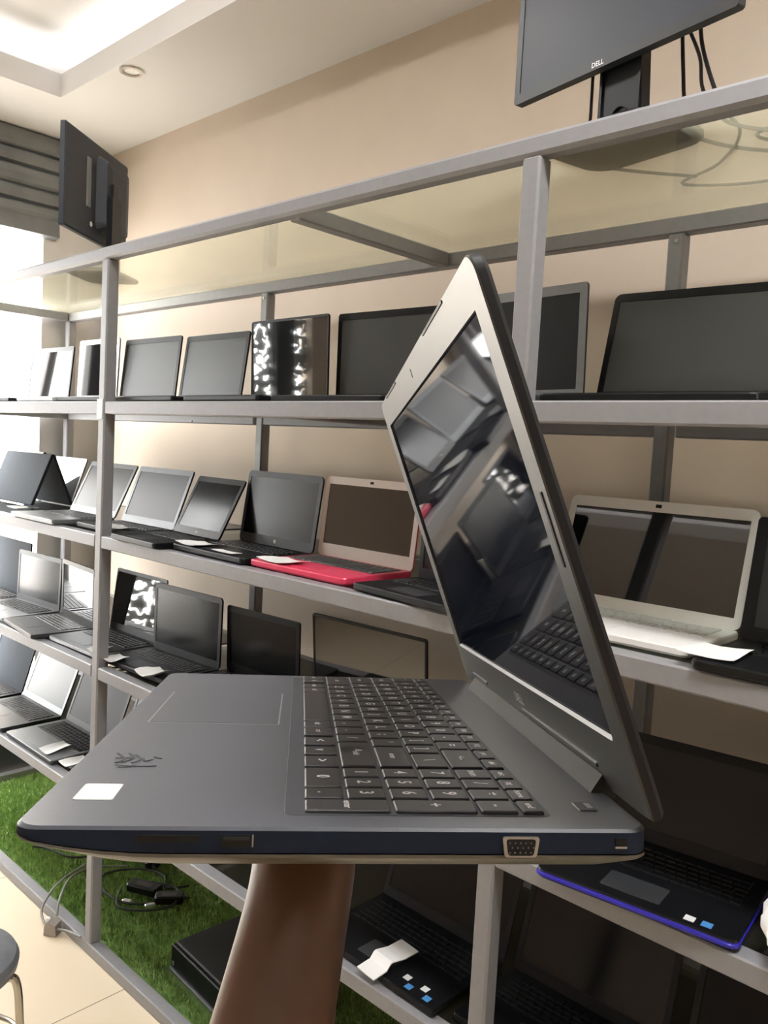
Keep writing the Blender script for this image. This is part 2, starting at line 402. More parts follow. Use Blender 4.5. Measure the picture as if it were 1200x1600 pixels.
# shop front in the left wall: shutter, guide, patterned pane, post
r = empty('roller_shutter', (XL+.004, (OY0+OY1)/2, 2.4))
hy = (OY1-OY0)/2+.055
b = MB(); prof = []
for (zt_, zb_, d) in ((2.654, 2.575, .075), (2.572, 2.50, .052), (2.497, 2.42, .060), (2.417, 2.345, .048)):
    prof += [(d-.014, zt_), (d, zt_-.012), (d+.004, (zt_+zb_)/2), (d, zb_+.010), (d-.016, zb_)]
b.prism([(0, 2.654-2.4)] + [(x, zz-2.4) for x, zz in prof] + [(0, 2.345-2.4)], 1, -hy, hy)
b.build('slats', M['shutter'], r)
b = MB(); b.prism([(0, -.057), (.050, -.060), (.062, -.070), (.062, -.095), (.040, -.110), (.046, -.182), (.0, -.190)], 1, -hy, hy)
b.build('bottom_bar', M['shutter'], r)
z = 2.20
tag(r, 'rolled up grey metal shutter above the bright doorway', 'shutter')
for i, (y, hw) in enumerate(((-.27, .06), (-1.345, .065))):
    b = MB(); b.cbox((XL-.10, y-hw, ZF), (XL-.02, y+hw, 2.66), .004); o = b.build('shopfront_post', M['blkm'])
    tag(o, ['dark upright post in the shop front beside the open doorway', 'narrow dark upright post in the shop front far from the shelving'][i], 'post', 'shop front posts')
b = MB(); b.box((XL-.07, -1.28, ZF+.5), (XL-.062, -.33, 2.66)); o = b.build('window_1', M['film']); o['kind'] = 'structure'
b = MB(); b.box((XL-.07, -1.53, ZF+.5), (XL-.062, -1.41, 2.66)); o = b.build('window_2', M['film']); o['kind'] = 'structure'
b = MB(); b.box((XL-.12, OY0, ZF), (XL-.02, -1.41, ZF+.5)); struct('wall_left_plinth', b, M['shutter'])
b = MB(); b.box((XL-.12, -1.28, ZF), (XL-.02, -.33, ZF+.5)); struct('wall_left_panel', b, M['shutter'])
b = MB(); b.box((XL-.12, .14, ZF), (XL-.02, OY1, .10)); struct('wall_left_step', b, M['blkm'])
# outside
b = MB(); b.box((-14, -9, ZF-.22), (XL-.14, 9, ZF-.12)); struct('ground_outside', b, M['outground'])
b = MB(); b.box((-7.2, -1.0, ZF-.12), (-7.0, 6.0, 3.4)); o = b.build('neighbouring_building', M['outwall']); tag(o, 'sunlit pale building across the street beyond the doorway', 'building')
b = MB(); b.cbox((-3.3, .55, ZF-.12), (-3.05, .80, 4.2), .01); o = b.build('outside_column', M['outwall']); tag(o, 'pale square column standing outside the doorway', 'column')

# ------------------------------------------------------------------ rack
ZS = {'A': 1.3834, 'B': .9755, 'C': .5668, 'D': .1513}
ZT = 1.8813; D = .6273
X0, X1, X2, X3 = -1.475, 0., 1.4999, 3.0
XE = X3 + w
rack = empty('display_rack', (0, 0, ZF))
tag(rack, 'long grey steel tube rack with glass shelves full of laptops', 'shelving rack')
def bar(name, lo, hi, c=.003, lab=None):
    b = MB(); b.cbox((lo[0], lo[1], lo[2]-ZF), (hi[0], hi[1], hi[2]-ZF), c); return b.build(name, M['rack'], rack, smooth=False)
for X in (X0, X1, X2, X3):
    bar('post', (X, 0, ZF+w), (X+w, w, ZT-w))
    bar('post', (X+(.0126 if X == X1 else 0), D-w, ZF+w), (X+w+(.0126 if X == X1 else 0), D, ZT-w))
for nm, zz in (('top', ZT-w), ('A', ZS['A']), ('B', ZS['B']), ('C', ZS['C']), ('D', ZS['D']), ('floor', ZF)):
    if nm in ('top', 'floor'):
        bar('front_rail', (X0, 0, zz), (XE, w, zz+w), .007 if nm == 'top' else .003); bar('back_rail', (X0, D-w, zz), (XE, D, zz+w))
    else:
        for a, c in ((X0, X1), (X1, X2), (X2, X3)):
            bar('front_rail', (a+w, 0, zz), (c, w, zz+w)); bar('back_rail', (a+w+.014, D-w, zz), (c, D, zz+w))
    for X in (X0, X3): bar('side_rail', (X, w, zz), (X+w, D-w, zz+w))
    if nm != 'floor':
        for X in (.822, 2.3): bar('cross_bar', (X, w, zz), (X+w, D-w, zz+w))
    if nm != 'floor':
        segs = ((X0, .822), (.822, 2.3), (2.3, X3)) if nm == 'top' else ((X0, X1), (X1, .822), (.822, X2), (X2, 2.3), (2.3, X3))
        for a, c in segs:
            b = MB(); zt = zz + w - ZF
            b.box((a+w+.001 if nm != 'top' else a+.004, .0385 if nm != 'top' else .030, zt-.006 if nm != 'top' else zt+.0005), (c-.001 if nm != 'top' else c+.002, D-w-.0005 if nm != 'top' else D-.004, zt if nm != 'top' else zt+.006))
            b.build('glass_panel', M['topglass'] if nm == 'top' else M['rackglass'], rack)
for (x, y, zz) in ((.034, D-w-.001, 1.826), (1.522, D-w-.001, 1.826), (1.79, D-w-.001, 1.862), (1.52, w*.5, 1.3825), (.03, D*.5, 1.3825)):
    b = MB(); b.lathe([(0, -.003), (.004, -.003), (.005, .0)], seg=10)
    o = b.build('bolt', M['bolt'], rack); o.location = (x, y, zz-ZF)
    if y > .5: o.rotation_euler = (-PI/2, 0, 0)
# white tag taped round the post at the upper shelf
b = MB(); b.cbox((-.003, -.0025, 1.368), (.030, .0005, 1.428), .0008); b.box((-.004, -.0025, 1.37), (-.0005, .022, 1.427)); o = b.build('paper_tag', M['tape'])
tag(o, 'white paper tag taped round the rack post at the upper shelf', 'tag')

# ------------------------------------------------------------------ laptops on the shelves
def laptop(key, shelf, X, Y, rz, W, L, tl, Db, label, shell='blk', bez='blk', scr='scr_matte', keys='key', palm=None, bw=.013, bt=.018, bb=.024,
           r=.008, logo=None, stickers=0, thick=.018, trim=None, group=None, cam_dot=False, red=False):
    zt = ZS[shelf] + w + .0008
    root = empty('laptop', (X, Y, zt), rz)
    tag(root, label, 'laptop', group)
    th = thick
    palm = palm or shell
    # base
    b = MB()
    b.loft(0, -Db/2, W, Db, r, [(.004, .0015), (.0, .006), (0, th-.003), (.0015, th)], 0, mis=[0, 0 if not trim else 2, 1])
    if trim:
        b.loft(0, -Db/2, W+.003, Db+.003, r, [(.002, .005), (0, .007), (0, .011), (.002, .013)], 2)
    for sx in (-1, 1):
        for yy in (-.02, -Db+.02): b.lathe([(0, 0), (.005, 0), (.005, .003)], (sx*(W/2-.03), yy, 0), seg=8)
    b.build('base', [M[shell], M[palm], M[trim or shell]], root)
    # keyboard
    kw = W-.045; ky1 = -.022; ky0 = -Db*.52
    b = MB(); rows = 6; ph = (ky1-ky0)/rows
    b.box((-kw/2-.003, ky0-.003, th-.0005), (kw/2+.003, ky1+.003, th+.0002), 1)
    n = 15; pw = kw/n
    for i in range(rows):
        y0 = ky0+i*ph
        x = -kw/2
        spec = [1]*n if i else [1, 1, 1, 1, 5, 1, 1, 1, 1, 1, 1]
        if 0 < i < 5:
            ee = (.25*(5-i)+.25); spec = [1+ee] + [1]*12 + [2-ee]
        for s_ in spec:
            b.add([(x+.0012, y0+.0012, th+.0001), (x+s_*pw-.0012, y0+.0012, th+.0001), (x+s_*pw-.0012, y0+ph-.0012, th+.0001), (x+.0012, y0+ph-.0012, th+.0001),
                   (x+.0022, y0+.002, th+.0022), (x+s_*pw-.0022, y0+.002, th+.0022), (x+s_*pw-.0022, y0+ph-.002, th+.0022), (x+.0022, y0+ph-.002, th+.0022)],
                  [(4, 5, 6, 7), (0, 1, 5, 4), (1, 2, 6, 5), (2, 3, 7, 6), (3, 0, 4, 7)], 0)
            x += s_*pw
    b.build('keyboard', [M[keys], M['key' if keys != 'keyw' else 'white']], root)
    b = MB(); tw = .10; ty = (ky0-Db)/2-.002; thh = min(.058, (ky0+Db)*.62)
    b.loft(-.01, ty, tw, thh, .004, [(0, th-.0004), (0, th+.0003), (.0006, th+.0006)])
    b.build('touchpad', M['char'] if palm in ('blk', 'blkm', 'char') else M[palm], root)
    for q in range(stickers):
        b = MB(); sx = W/2-.075+q*.026 if stickers < 3 else (W/2-.105+(q%2)*.022+(q//2)*.050); sy = -Db+.012+(.020 if stickers > 2 and q % 2 == 0 else 0); b.box((sx-.008, sy, th-.0002), (sx+.008, sy+.016, th+.0004))
        o = b.build('sticker', M['stblue'] if q % 2 else M['logo'], root); o['label'] = 'blue sticker' if q % 2 else 'pale sticker'
    # hinge
    b = MB()
    b.tube([(-W*.40, .001, th-.003), (W*.40, .001, th-.003)], .0055, 10)
    b.build('hinge', M[shell], root)
    # lid : local x across, y up the lid, z towards the back
    lid_m = Matrix.Translation((0, .002, th-.002)) @ Matrix.Rotation(PI/2 - tl, 4, 'X')
    b = MB()
    lt = .007
    # local: front face at z=+lt (towards user), back at 0 -> after rotation z points to -y
    b.loft(0, L/2, W, L, r, [(.004, -.001), (.0006, .0005), (0, .002), (0, lt-.001)], 0, cap1=False)
    b.ring((0, L/2, W-.0004, L-.0004, r), (0, (L+bb-bt)/2, W-2*bw, L-bt-bb, .001), z=lt, zi=lt-.0014, mi=1)
    b.loft(0, L/2, W, L, r, [(0, lt-.001), (.0002, lt)], 1, cap0=False, cap1=False)
    lid = b.build('lid', [M[shell], M[bez]], root, matrix=lid_m)
    if shell != bez: lid['label'] = 'lid with its screen frame'
    b = MB(); b.box((-(W/2-bw+.0006), bb-.0006, lt-.003), (W/2-bw+.0006, L-bt+.0006, lt-.0012)); b.build('screen', M[scr], lid)
    if logo == 'disc':
        b = MB(); b.lathe([(0, .0006), (.0055, .0005), (.006, 0)], seg=16); o = b.build('logo', M['logo'], lid); o.location = (0, bb*.5, lt)
    elif logo == 'dot':
        b = MB(); b.box((-.006, bb*.42, lt-.0001), (.006, bb*.55, lt+.0003)); b.build('logo', M['logo'], lid)
    if cam_dot:
        b = MB(); b.box((-.006, L-bt*.62, lt-.0001), (.006, L-bt*.3, lt+.0003)); b.build('webcam', M['key'], lid)
    return root

UP, MID, LOW, BOT = 'laptops on the upper shelf', 'laptops on the second shelf down', 'laptops on the third shelf down', 'laptops on the bottom shelf'
LS = [
 ('A1','A',-.9465,.2726,.0393,.3462,.2225,.0959,.2347, dict(label='small laptop at the doorway end of the upper shelf, screen full of pale glare', scr='scr_gloss', shell='blk', r=.010)),
 ('A2','A',-0.512,.2601,-.0007,0.298,.2312,.0381,.2332, dict(label='silver framed glossy laptop on the upper shelf, half behind the rack post', scr='scr_gloss', shell='silver', bez='silver', r=.010)),
 ('A3','A',-.1872,.2728,.0204,.3453,.2229,.1044,.2347, dict(label='black laptop with dull grey screen just past the post on the upper shelf', scr='scr_matte', logo=None)),
 ('A4','A',.1712,.2789,-.0107,.3409,.2185,.1373,.2355, dict(label='black laptop on the upper shelf between the dull grey screen and the mirror screen', scr='scr_matte')),
 ('A5','A',0.565,.2742,-.0174,0.338,.2338,-.0325,.2349, dict(label='laptop with a mirror like screen reflecting white leaf shapes on the upper shelf', scr='scr_gloss', bw=.004, bt=.007, bb=.012, shell='blk')),
 ('A6','A',0.925,.3035,.0533,0.366,.2347,-.0111,.2385, dict(label='large black laptop on the upper shelf touching the mirror like screen', scr='scr_grey', logo='dot')),
 ('A7','A',1.332,.2731,-.115,0.358,.2371,-.0379,0.225, dict(label='thick framed laptop with black screen behind the middle rack post, upper shelf', scr='scr_dark', shell='char', bez='grey', bw=.018, bt=.020, bb=.026)),
 ('A8','A',1.703,.3104,.046,.3887,.2369,.2623,.2394, dict(label='big black laptop with leaning back lid on the upper shelf right of the middle post', scr='scr_grey', r=.014)),
 ('B3','B',-.4405,.2164,-.0011,.3352,.2036,.4352,.2239, dict(label='laptop with pale grey screen crossed by the rack post, second shelf', scr='scr_matte', shell='grey', bez='grey')),
 ('B4','B',-.0453,0.206,0,.3259,.1995,.3595,0.164, dict(label='grey screened laptop on the second shelf just past the rack post', scr='scr_matte', shell='char', bez='grey')),
 ('B5','B',0.262,.1892,-.0534,0.262,.195,.4734,.2101, dict(label='smaller black laptop leaning far back on the second shelf, white logo under its screen', scr='scr_soft', shell='blk', bez='char', logo='dot')),
 ('B6','B',.5621,.252,-.0198,.3335,.2109,.1373,.2322, dict(label='round cornered black laptop with round white logo left of the red one', scr='scr_soft', shell='blk', bez='char', r=.014, logo='disc', bb=.028)),
 ('B7','B',.9027,.2649,-.0024,.3414,.2134,.1054,.2338, dict(label='white framed laptop with a bright pink red base on the second shelf', scr='scr_gloss', shell='pink', bez='cream', palm='pink', keys='keyg', r=.012, cam_dot=True, bw=.015, bt=.02, bb=.034)),
 ('B8','B',1.285,0.2,-0.1,0.3,.2369,.0355,0.2, dict(label='black laptop between the red one and the white one, second shelf', scr='scr_soft', shell='blk')),
 ('B9','B',1.6518,.2709,.0136,.3856,.2248,.2715,0.226, dict(label='all white laptop with glossy black screen and white keys', scr='scr_gloss', shell='white', bez='white', palm='white', keys='keyw', r=.014, cam_dot=True, bt=.022, bb=.022, bw=.014)),
 ('B10','B',2.034,.2239,.0392,.3404,.2152,.2469,.2263, dict(label='black laptop cut by the picture edge beside the white laptop', scr='scr_matte', shell='blk', bez='blk', bw=.02)),
 ('C1','C',-1.235,.262,.0,.34,.225,.06,.2304, dict(label='dark laptop at the doorway end of the third shelf, behind the streaked screen', scr='tent', bez='tent')),
 ('C2','C',-.889,.2264,.0613,.3427,.2055,.0405,.2248, dict(label='silver edged laptop with a streak of light down its screen, third shelf', scr='scr_soft', shell='grey', bez='char', bw=.012)),
 ('C3','C',-0.531,.1902+.03,-.0928,0.31,.2156,-.0168,.2225, dict(label='laptop with pale tan reflection left of the rack post, grey keys, third shelf', scr='scr_gloss', shell='char', keys='keyg')),
 ('C4','C',-0.21,.2678,.0188,.3208,.2199,.1201,.2341, dict(label='laptop whose screen glares with white patches just past the post, third shelf', scr='scr_gloss', shell='silver', bez='char', palm='char', bw=.009, bt=.012)),
 ('C5','C',.1473,.245,.0444,.3534,.2213,.0129,0.2, dict(label='grey screened laptop next to the white glaring screen, third shelf', scr='scr_soft', shell='blk', bez='char', r=.012)),
 ('C6','C',0.488,.2857,.0527,0.318,.2028,-.0339,.2364, dict(label='plain dark laptop behind the palm rest of the held laptop, third shelf', scr='scr_soft', shell='blk')),
 ('C7','C',.9364,.2794,.055,.3858,.2559,-.0961,.2356, dict(label='wide glossy laptop reflecting tan wall, seen over the held keyboard', scr='scr_gloss', shell='blk', bw=.006, bt=.008)),
 ('C8','C',1.7841,.2141,.1106,.3294,.1906,.3586,.2334, dict(label='black laptop with a bright blue edge on the third shelf', scr='scr_soft', shell='blk', palm='blk', trim='blue', r=.014, stickers=2)),
 ('C9','C',2.19,.245,.02,.35,.22,.30,.235, dict(label='black laptop at the picture edge right of the blue edged one', scr='scr_matte')),
 ('D1','D',-1.245,.245,.02,.345,.215,.30,.235, dict(label='dark laptop at the doorway end of the bottom shelf', scr='tent', bez='tent')),
 ('D2','D',-.868,.243,.0,.352,.215,.36,.235, dict(label='laptop with pale gradient screen left of the rack post, bottom shelf', scr='scr_matte', shell='char', bez='grey', logo='dot')),
 ('D3','D',-.468,.243,.0,.372,.22,.35,.233, dict(label='laptop with shining white palm rest crossed by the rack post, bottom shelf', scr='scr_dark', shell='char', palm='grey')),
 ('D4','D',-.07,.243,.0,.345,.22,.35,0.199, dict(label='laptop just past the rack post on the bottom shelf, behind the held one', scr='scr_matte', shell='grey', bez='char', palm='char')),
 ('D5','D',1.222,.262,-.02,0.375,.22,.30,.243, dict(label='black laptop with blue stickers beside the arm, bottom shelf', scr='scr_soft', shell='blk', stickers=4)),
 ('D7','D',1.985,.262,0,.345,.22,.30,.235, dict(label='black laptop farthest from the doorway on the bottom shelf', scr='scr_dark', shell='blk')),
 ('D6','D',1.605,.262,.0,.345,.22,.30,0.218, dict(label='black laptop right of the middle post on the bottom shelf', scr='scr_soft', shell='blk')),
]
for (k, s_, X, Y, rz, W, L, tl, Db, kw) in LS:
    laptop(k, s_, X, Y, rz, W, L, tl, Db, group={'A': UP, 'B': MID, 'C': LOW, 'D': BOT}[s_], **kw)

# tent: laptop folded back and stood on its two edges
zt = ZS['B'] + w + .0012
r = empty('laptop', (-1.172, .305, zt), 0.)
tag(r, 'dark laptop stood open like a tent at the doorway end', 'laptop', MID)
for nm, ang, sgn, m in (('lid', -21.5, -1, 'blkm'), ('base', 21.5, 1, 'blkm')):
    b = MB(); b.loft(0, -.112, .440, .224, .010, [(.002, -.006), (0, -.004), (0, .004), (.002, .006)])
    mtx = Matrix.Translation((0, sgn*.002, .212)) @ Matrix.Rotation(Rd(ang), 4, 'X') @ Matrix.Rotation(PI/2, 4, 'X')
    o = b.build(nm, M['tent'], r, matrix=mtx)
b = MB(); b.tube([(-.14, 0, .212), (.14, 0, .212)], .008, 10); b.build('hinge', M['char'], r)

# slim screen leaning behind the tent
r = empty('tablet_computer', (-1.165, .425, ZS['B'] + w + .001), 0.)
tag(r, 'slim dark screen with white glare leaning behind the tented laptop', 'tablet')
mt_ = Matrix.Rotation(PI/2 - .33, 4, 'X')
b = MB(); b.loft(0, .103, .30, .206, .010, [(.002, 0), (0, .002), (0, .007)], cap1=False); b.ring((0, .103, .30, .206, .010), (0, .103, .276, .180, .002), z=.007, zi=.006); case = b.build('casing', M['char'], r, matrix=mt_)
b = MB(); b.box((-.1385, .0125, .003), (.1385, .1935, .0062)); b.build('screen', M['scr_gloss'], case)

# papers, small things on the shelves
def sheet(name, pts, label, cat, group=None, curl=.006, m='paper', th=.0008):
    """a paper slip: quad of 3D corners, slightly curled, with thickness"""
    a, b_, c, d = [Vector(p) for p in pts]; nx, ny = 8, 4; b = MB(); top = []
    for j in range(ny+1):
        for i in range(nx+1):
            u, v = i/nx, j/ny
            p = a*(1-u)*(1-v) + b_*u*(1-v) + c*u*v + d*(1-u)*v
            p = p + Vector((0, 0, curl*(2*u-1)**2 + curl*.3*math.sin(5*v+u*4)))
            top.append(p)
    n = len(top); bot = [p - Vector((0, 0, th)) for p in top]; fs = []
    W_ = nx+1
    for j in range(ny):
        for i in range(nx):
            q = (j*W_+i, j*W_+i+1, (j+1)*W_+i+1, (j+1)*W_+i); fs.append(q); fs.append(tuple(n+x for x in reversed(q)))
    edge = [j for j in range(nx+1)] + [j*W_+nx for j in range(1, ny+1)] + [ny*W_+i for i in range(nx-1, -1, -1)] + [j*W_ for j in range(ny-1, 0, -1)]
    for k in range(len(edge)):
        x, y = edge[k], edge[(k+1) % len(edge)]; fs.append((x, y, n+y, n+x))
    b.add(top + bot, fs); o = b.build(name, M[m], smooth=True); tag(o, label, cat, group); return o
def P3(x, y, s_, dz=.0215): return (x, y, ZS[s_]+w+dz)
NG = 'paper slips on the laptops'
sheet('paper_slip', [P3(-.03,.05,'B'), P3(.075,.03,'B'), P3(.09,.09,'B'), P3(-.01,.10,'B')], 'white slip on the palm rest just past the post, second shelf', 'paper slip', NG)
sheet('paper_slip', [P3(.40,.03,'B'), P3(.50,.02,'B'), P3(.53,.10,'B'), P3(.44,.10,'B')], 'white slip between the leaning laptop and the round logo laptop', 'paper slip', NG)
sheet('paper_slip', [P3(.57,.03,'B'), P3(.66,.03,'B'), P3(.67,.055,'B'), P3(.58,.06,'B')], 'narrow pale slip on the round cornered laptop', 'paper slip', NG, curl=.002)
sheet('paper_slip', [P3(.755,.035,'B'), P3(.86,.03,'B'), P3(.885,.10,'B'), P3(.79,.11,'B')], 'white slip on the pink red palm rest', 'paper slip', NG)
sheet('paper_slip', [P3(1.845,.0,'B'), P3(1.93,.01,'B'), P3(1.925,.11,'B'), P3(1.85,.10,'B')], 'white slip between the white laptop and the black one', 'paper slip', NG, curl=.004)
sheet('paper_slip', [P3(-.71,.02,'B'), P3(-.63,.03,'B'), P3(-.62,.10,'B'), P3(-.70,.09,'B')], 'white slip in front of the tented laptop', 'paper slip', NG)
sheet('paper_slip', [P3(-.10,.035,'C'), P3(-.035,.03,'C'), P3(-.075,.115,'C'), P3(-.125,.11,'C')], 'white slip on the laptop crossed by the post, third shelf', 'paper slip', NG)
sheet('paper_slip', [P3(.03,.02,'C'), P3(.09,.02,'C'), P3(.07,.09,'C'), P3(.01,.09,'C')], 'small white slip against the rack post, third shelf', 'paper slip', NG)
sheet('paper_slip', [P3(.22,.02,'C'), P3(.29,.015,'C'), P3(.30,.105,'C'), P3(.23,.10,'C')], 'white curled slip at the far corner of the held laptop', 'paper slip', NG, curl=.012)
sheet('paper_slip', [P3(-.40,.02,'D'), P3(-.33,.02,'D'), P3(-.36,.12,'D'), P3(-.42,.12,'D')], 'white slip lying on the shining palm rest, bottom shelf', 'paper slip', NG)
sheet('paper_slip', [P3(-.25,.02,'D'), P3(-.19,.02,'D'), P3(-.19,.11,'D'), P3(-.25,.11,'D')], 'white slip at the edge of the held laptop, bottom shelf', 'paper slip', NG)
# folded white card next to the arm
b = MB()
prof = [(0, .021), (.036, .026), (.046, .038), (.052, .040), (.088, .034), (.128, .036), (.128, .0335), (.090, .0315), (.053, .0375), (.047, .0355), (.037, .0235), (0, .0185)]
b.prism([(y, z) for y, z in prof], 0, -.028, .028)
o = b.build('folded_card', M['paper']); o.location = (1.232, -.002, ZS['D']+w-.0005+.001); o.rotation_euler = (0, 0, Rd(-6)); tag(o, 'folded white card on the stickered laptop beside the arm', 'card')
# white crumpled roll
b = MB(); rad = []
pts = []
for i in range(9):
    t = i/8; pts.append((0, -.06+.14*t, .024+.012*math.sin(t*PI))); rad.append(.012+.026*math.sin(min(1, t*1.6+.12)*PI/2)*(1-.25*t))
b.tube(pts, .02, 14, radii=rad, sub=3)
for i, v in enumerate(b.v): b.v[i] = (v[0]*(1.25)+.003*math.sin(v[1]*160), v[1], max(.0, v[2]+.002*math.sin(v[0]*240+v[1]*90)))
o = b.build('paper_bundle', M['paper'], smooth=True); o.location = (2.035, .045, ZS['C']+w+.0195); o.rotation_euler = (0, 0, Rd(12)); tag(o, 'crumpled white paper bundle right of the blue edged laptop', 'paper')
# black charger brick at the rack edge
b = MB(); b.cbox((-.055, -.02, 0), (.055, .02, .013), .003); o = b.build('charger_brick', M['blk']); o.location = (1.985, .024, ZS['A']+w); tag(o, 'black charger brick at the front of the upper shelf', 'charger')

# ------------------------------------------------------------------ monitors on top
def cable_thing(name, pts, r, m, label, cat='cable', group=None, sub=8):
    b = MB(); b.tube(pts, r, 8, sub=sub); o = b.build(name, M[m], smooth=True); tag(o, label, cat, group); return o
ZTG = ZT + .0065
# right monitor, facing the room
Lb = Vector((1.3576, .1625, 2.0196)); dr = Vector((.977, -.213, 0)).normalized(); nrm = Vector((dr.y, -dr.x, 0))  # front normal towards -y
ctr = Lb + dr*.245
mon = empty('computer_monitor', (ctr.x, ctr.y, ZTG), math.atan2(dr.y, dr.x))
tag(mon, 'large black monitor on a stand above the middle rack post, facing the room', 'monitor', 'monitors on top of the rack')
MW, MH, zb = .49, .31, Lb.z - ZTG
b = MB()
fr = Matrix.Translation((0, 0, zb)) @ Matrix.Rotation(PI/2, 4, 'X')
b.loft(0, MH/2, MW, MH, .006, [(.05, -.045), (.02, -.035), (.003, -.022), (0, -.018), (0, -.001)], 0, cap1=False)
b.ring((0, MH/2, MW, MH, .006), (0, MH/2+.002, MW-.028, MH-.034, .001), z=0, zi=-.002); b.loft(0, MH/2, MW, MH, .006, [(0, -.001), (0, 0)], cap0=False, cap1=False)
case = b.build('casing', M['char'], mon, matrix=fr)
b = MB(); b.box((-MW/2+.0136, .0186, -.004), (MW/2-.0136, MH-.0144, -.0016)); b.build('screen', M['scr_mon'], case)
vs, fs = text_verts('DELL', .0125); b = MB(); b.add([(x-.03, y+.0085, .0004) for x, y in vs], fs); b.build('logo', M['logo'], case)
b = MB(); b.prism([(-.052, .006), (.052, .006), (.040, zb+.10), (-.040, zb+.10)], 1, .030, .052)
b.box((-.046, .026, .02), (-.040, .030, zb+.02)); b.box((.040, .026, .02), (.046, .030, zb+.02))
b.loft(0, 0, .001, .001, .0004, [(0, .001), (0, .002)])
b.build('stand_neck', M['blk'], mon)
b = MB(); b.loft(0, .04, .26, .19, .05, [(.003, 0), (0, .003), (0, .009), (.004, .013)]); b.build('stand_base', M['blk'], mon)
b = MB(); b.lathe([(.0, -.002), (.016, -.002), (.018, .0), (.018, .004)], seg=20); o = b.build('cable_hole', M['port'], mon); o.location = (.004, .0295, .045); o.rotation_euler = (PI/2, 0, 0)
# cables of the right monitor
zt0 = ZTG + .0075
CG = 'cables on the glass top of the rack'
cable_thing('power_cable', [(1.51, .20, 2.06), (1.508, .205, 1.98), (1.505, .21, zt0+.03), (1.52, .25, zt0), (1.64, .40, zt0)], .0032, 'cable', 'black cable hanging from the monitor, nearest the middle post', 'cable', CG)
cable_thing('power_cable', [(1.70, .16, 2.08), (1.706, .165, 2.00), (1.712, .17, 1.94), (1.72, .20, zt0), (1.80, .34, zt0), (1.93, .38, zt0)], .0035, 'cable', 'black cable beside the monitor stand neck', 'cable', CG)
cable_thing('power_cable', [(1.735, .15, 2.10), (1.74, .155, 2.03), (1.765, .165, 1.95), (1.79, .18, zt0), (1.90, .30, zt0), (2.05, .33, zt0), (2.2, .25, zt0)], .0035, 'cable', 'black cable slanting down right of the monitor stand', 'cable', CG)
cable_thing('power_cable', [(1.72, .13, 2.06), (1.745, .14, 2.0), (1.755, .15, 1.94), (1.79, .22, zt0+.002), (1.70, .36, zt0+.003), (1.60, .43, zt0), (1.75, .50, zt0), (1.88, .42, zt0+.003), (1.80, .27, zt0+.006), (1.95, .21, zt0)], .003, 'cable', 'thin black cable coiled on the glass behind the monitor', 'cable', CG)
# left monitor, seen from behind
dl = Vector((-.582, .813, 0)); p0 = Vector((-.352, .026, 2.0)); ctr = p0 + dl*.23
mon = empty('computer_monitor', (ctr.x, ctr.y, ZTG), math.atan2(-dl.y, -dl.x))
tag(mon, 'black monitor on the rack near the shutter, its back turned to the room', 'monitor', 'monitors on top of the rack')
MW, MH, zb = .46, .336, 2.004 - ZTG
# local +y must point to the back = towards the viewer
back_dir = Vector((dl.y, -dl.x, 0))
fr = Matrix.Translation((0, 0, zb)) @ Matrix.Rotation(PI/2, 4, 'X')
if (Matrix.Rotation(math.atan2(-dl.y, -dl.x), 4, 'Z') @ Vector((0, 1, 0))).dot(CAM - ctr) < 0:
    mon.rotation_euler = (0, 0, math.atan2(dl.y, dl.x))
b = MB()
b.loft(0, MH/2, MW, MH, .006, [(.006, -.020), (.0, -.016), (0, -.001)], 0, cap1=False)
b.loft(-.085, MH*.50, MW*.46, MH*.80, .03, [(.05, -.058), (.02, -.052), (.0, -.018)], 0, cap1=False)
b.ring((0, MH/2, MW, MH, .006), (0, MH/2+.002, MW-.03, MH-.036, .001), z=0, zi=-.002); b.loft(0, MH/2, MW, MH, .006, [(0, -.001), (0, 0)], cap0=False, cap1=False)
case = b.build('casing', M['slate'], mon, matrix=fr)
b = MB(); b.box((-MW/2+.0146, .0196, -.004), (MW/2-.0146, MH-.0154, -.0016)); b.build('screen', M['scr_matte'], case)
b = MB(); b.cbox((.060, .10, -.024), (.088, .27, -.018), .002); b.build('vent_strip', M['grey'], case)
b = MB(); b.cbox((-.06, .07, -.066), (-.02, .21, -.054), .003); b.build('mount_plate', M['blk'], case)
b = MB(); b.lathe([(0, .001), (.008, .001), (.009, 0)], seg=16); o = b.build('badge', M['logo'], case); o.location = (.05, .05, -.0205); o.rotation_euler = (PI, 0, 0)
b = MB(); b.box((-.075, .050, .010), (-.005, .072, zb+.16)); b.build('stand_neck', M['blk'], mon)
b = MB(); b.loft(-.04, .02, .24, .20, .04, [(.003, 0), (0, .003), (0, .008), (.004, .012)]); b.build('stand_base', M['blk'], mon)

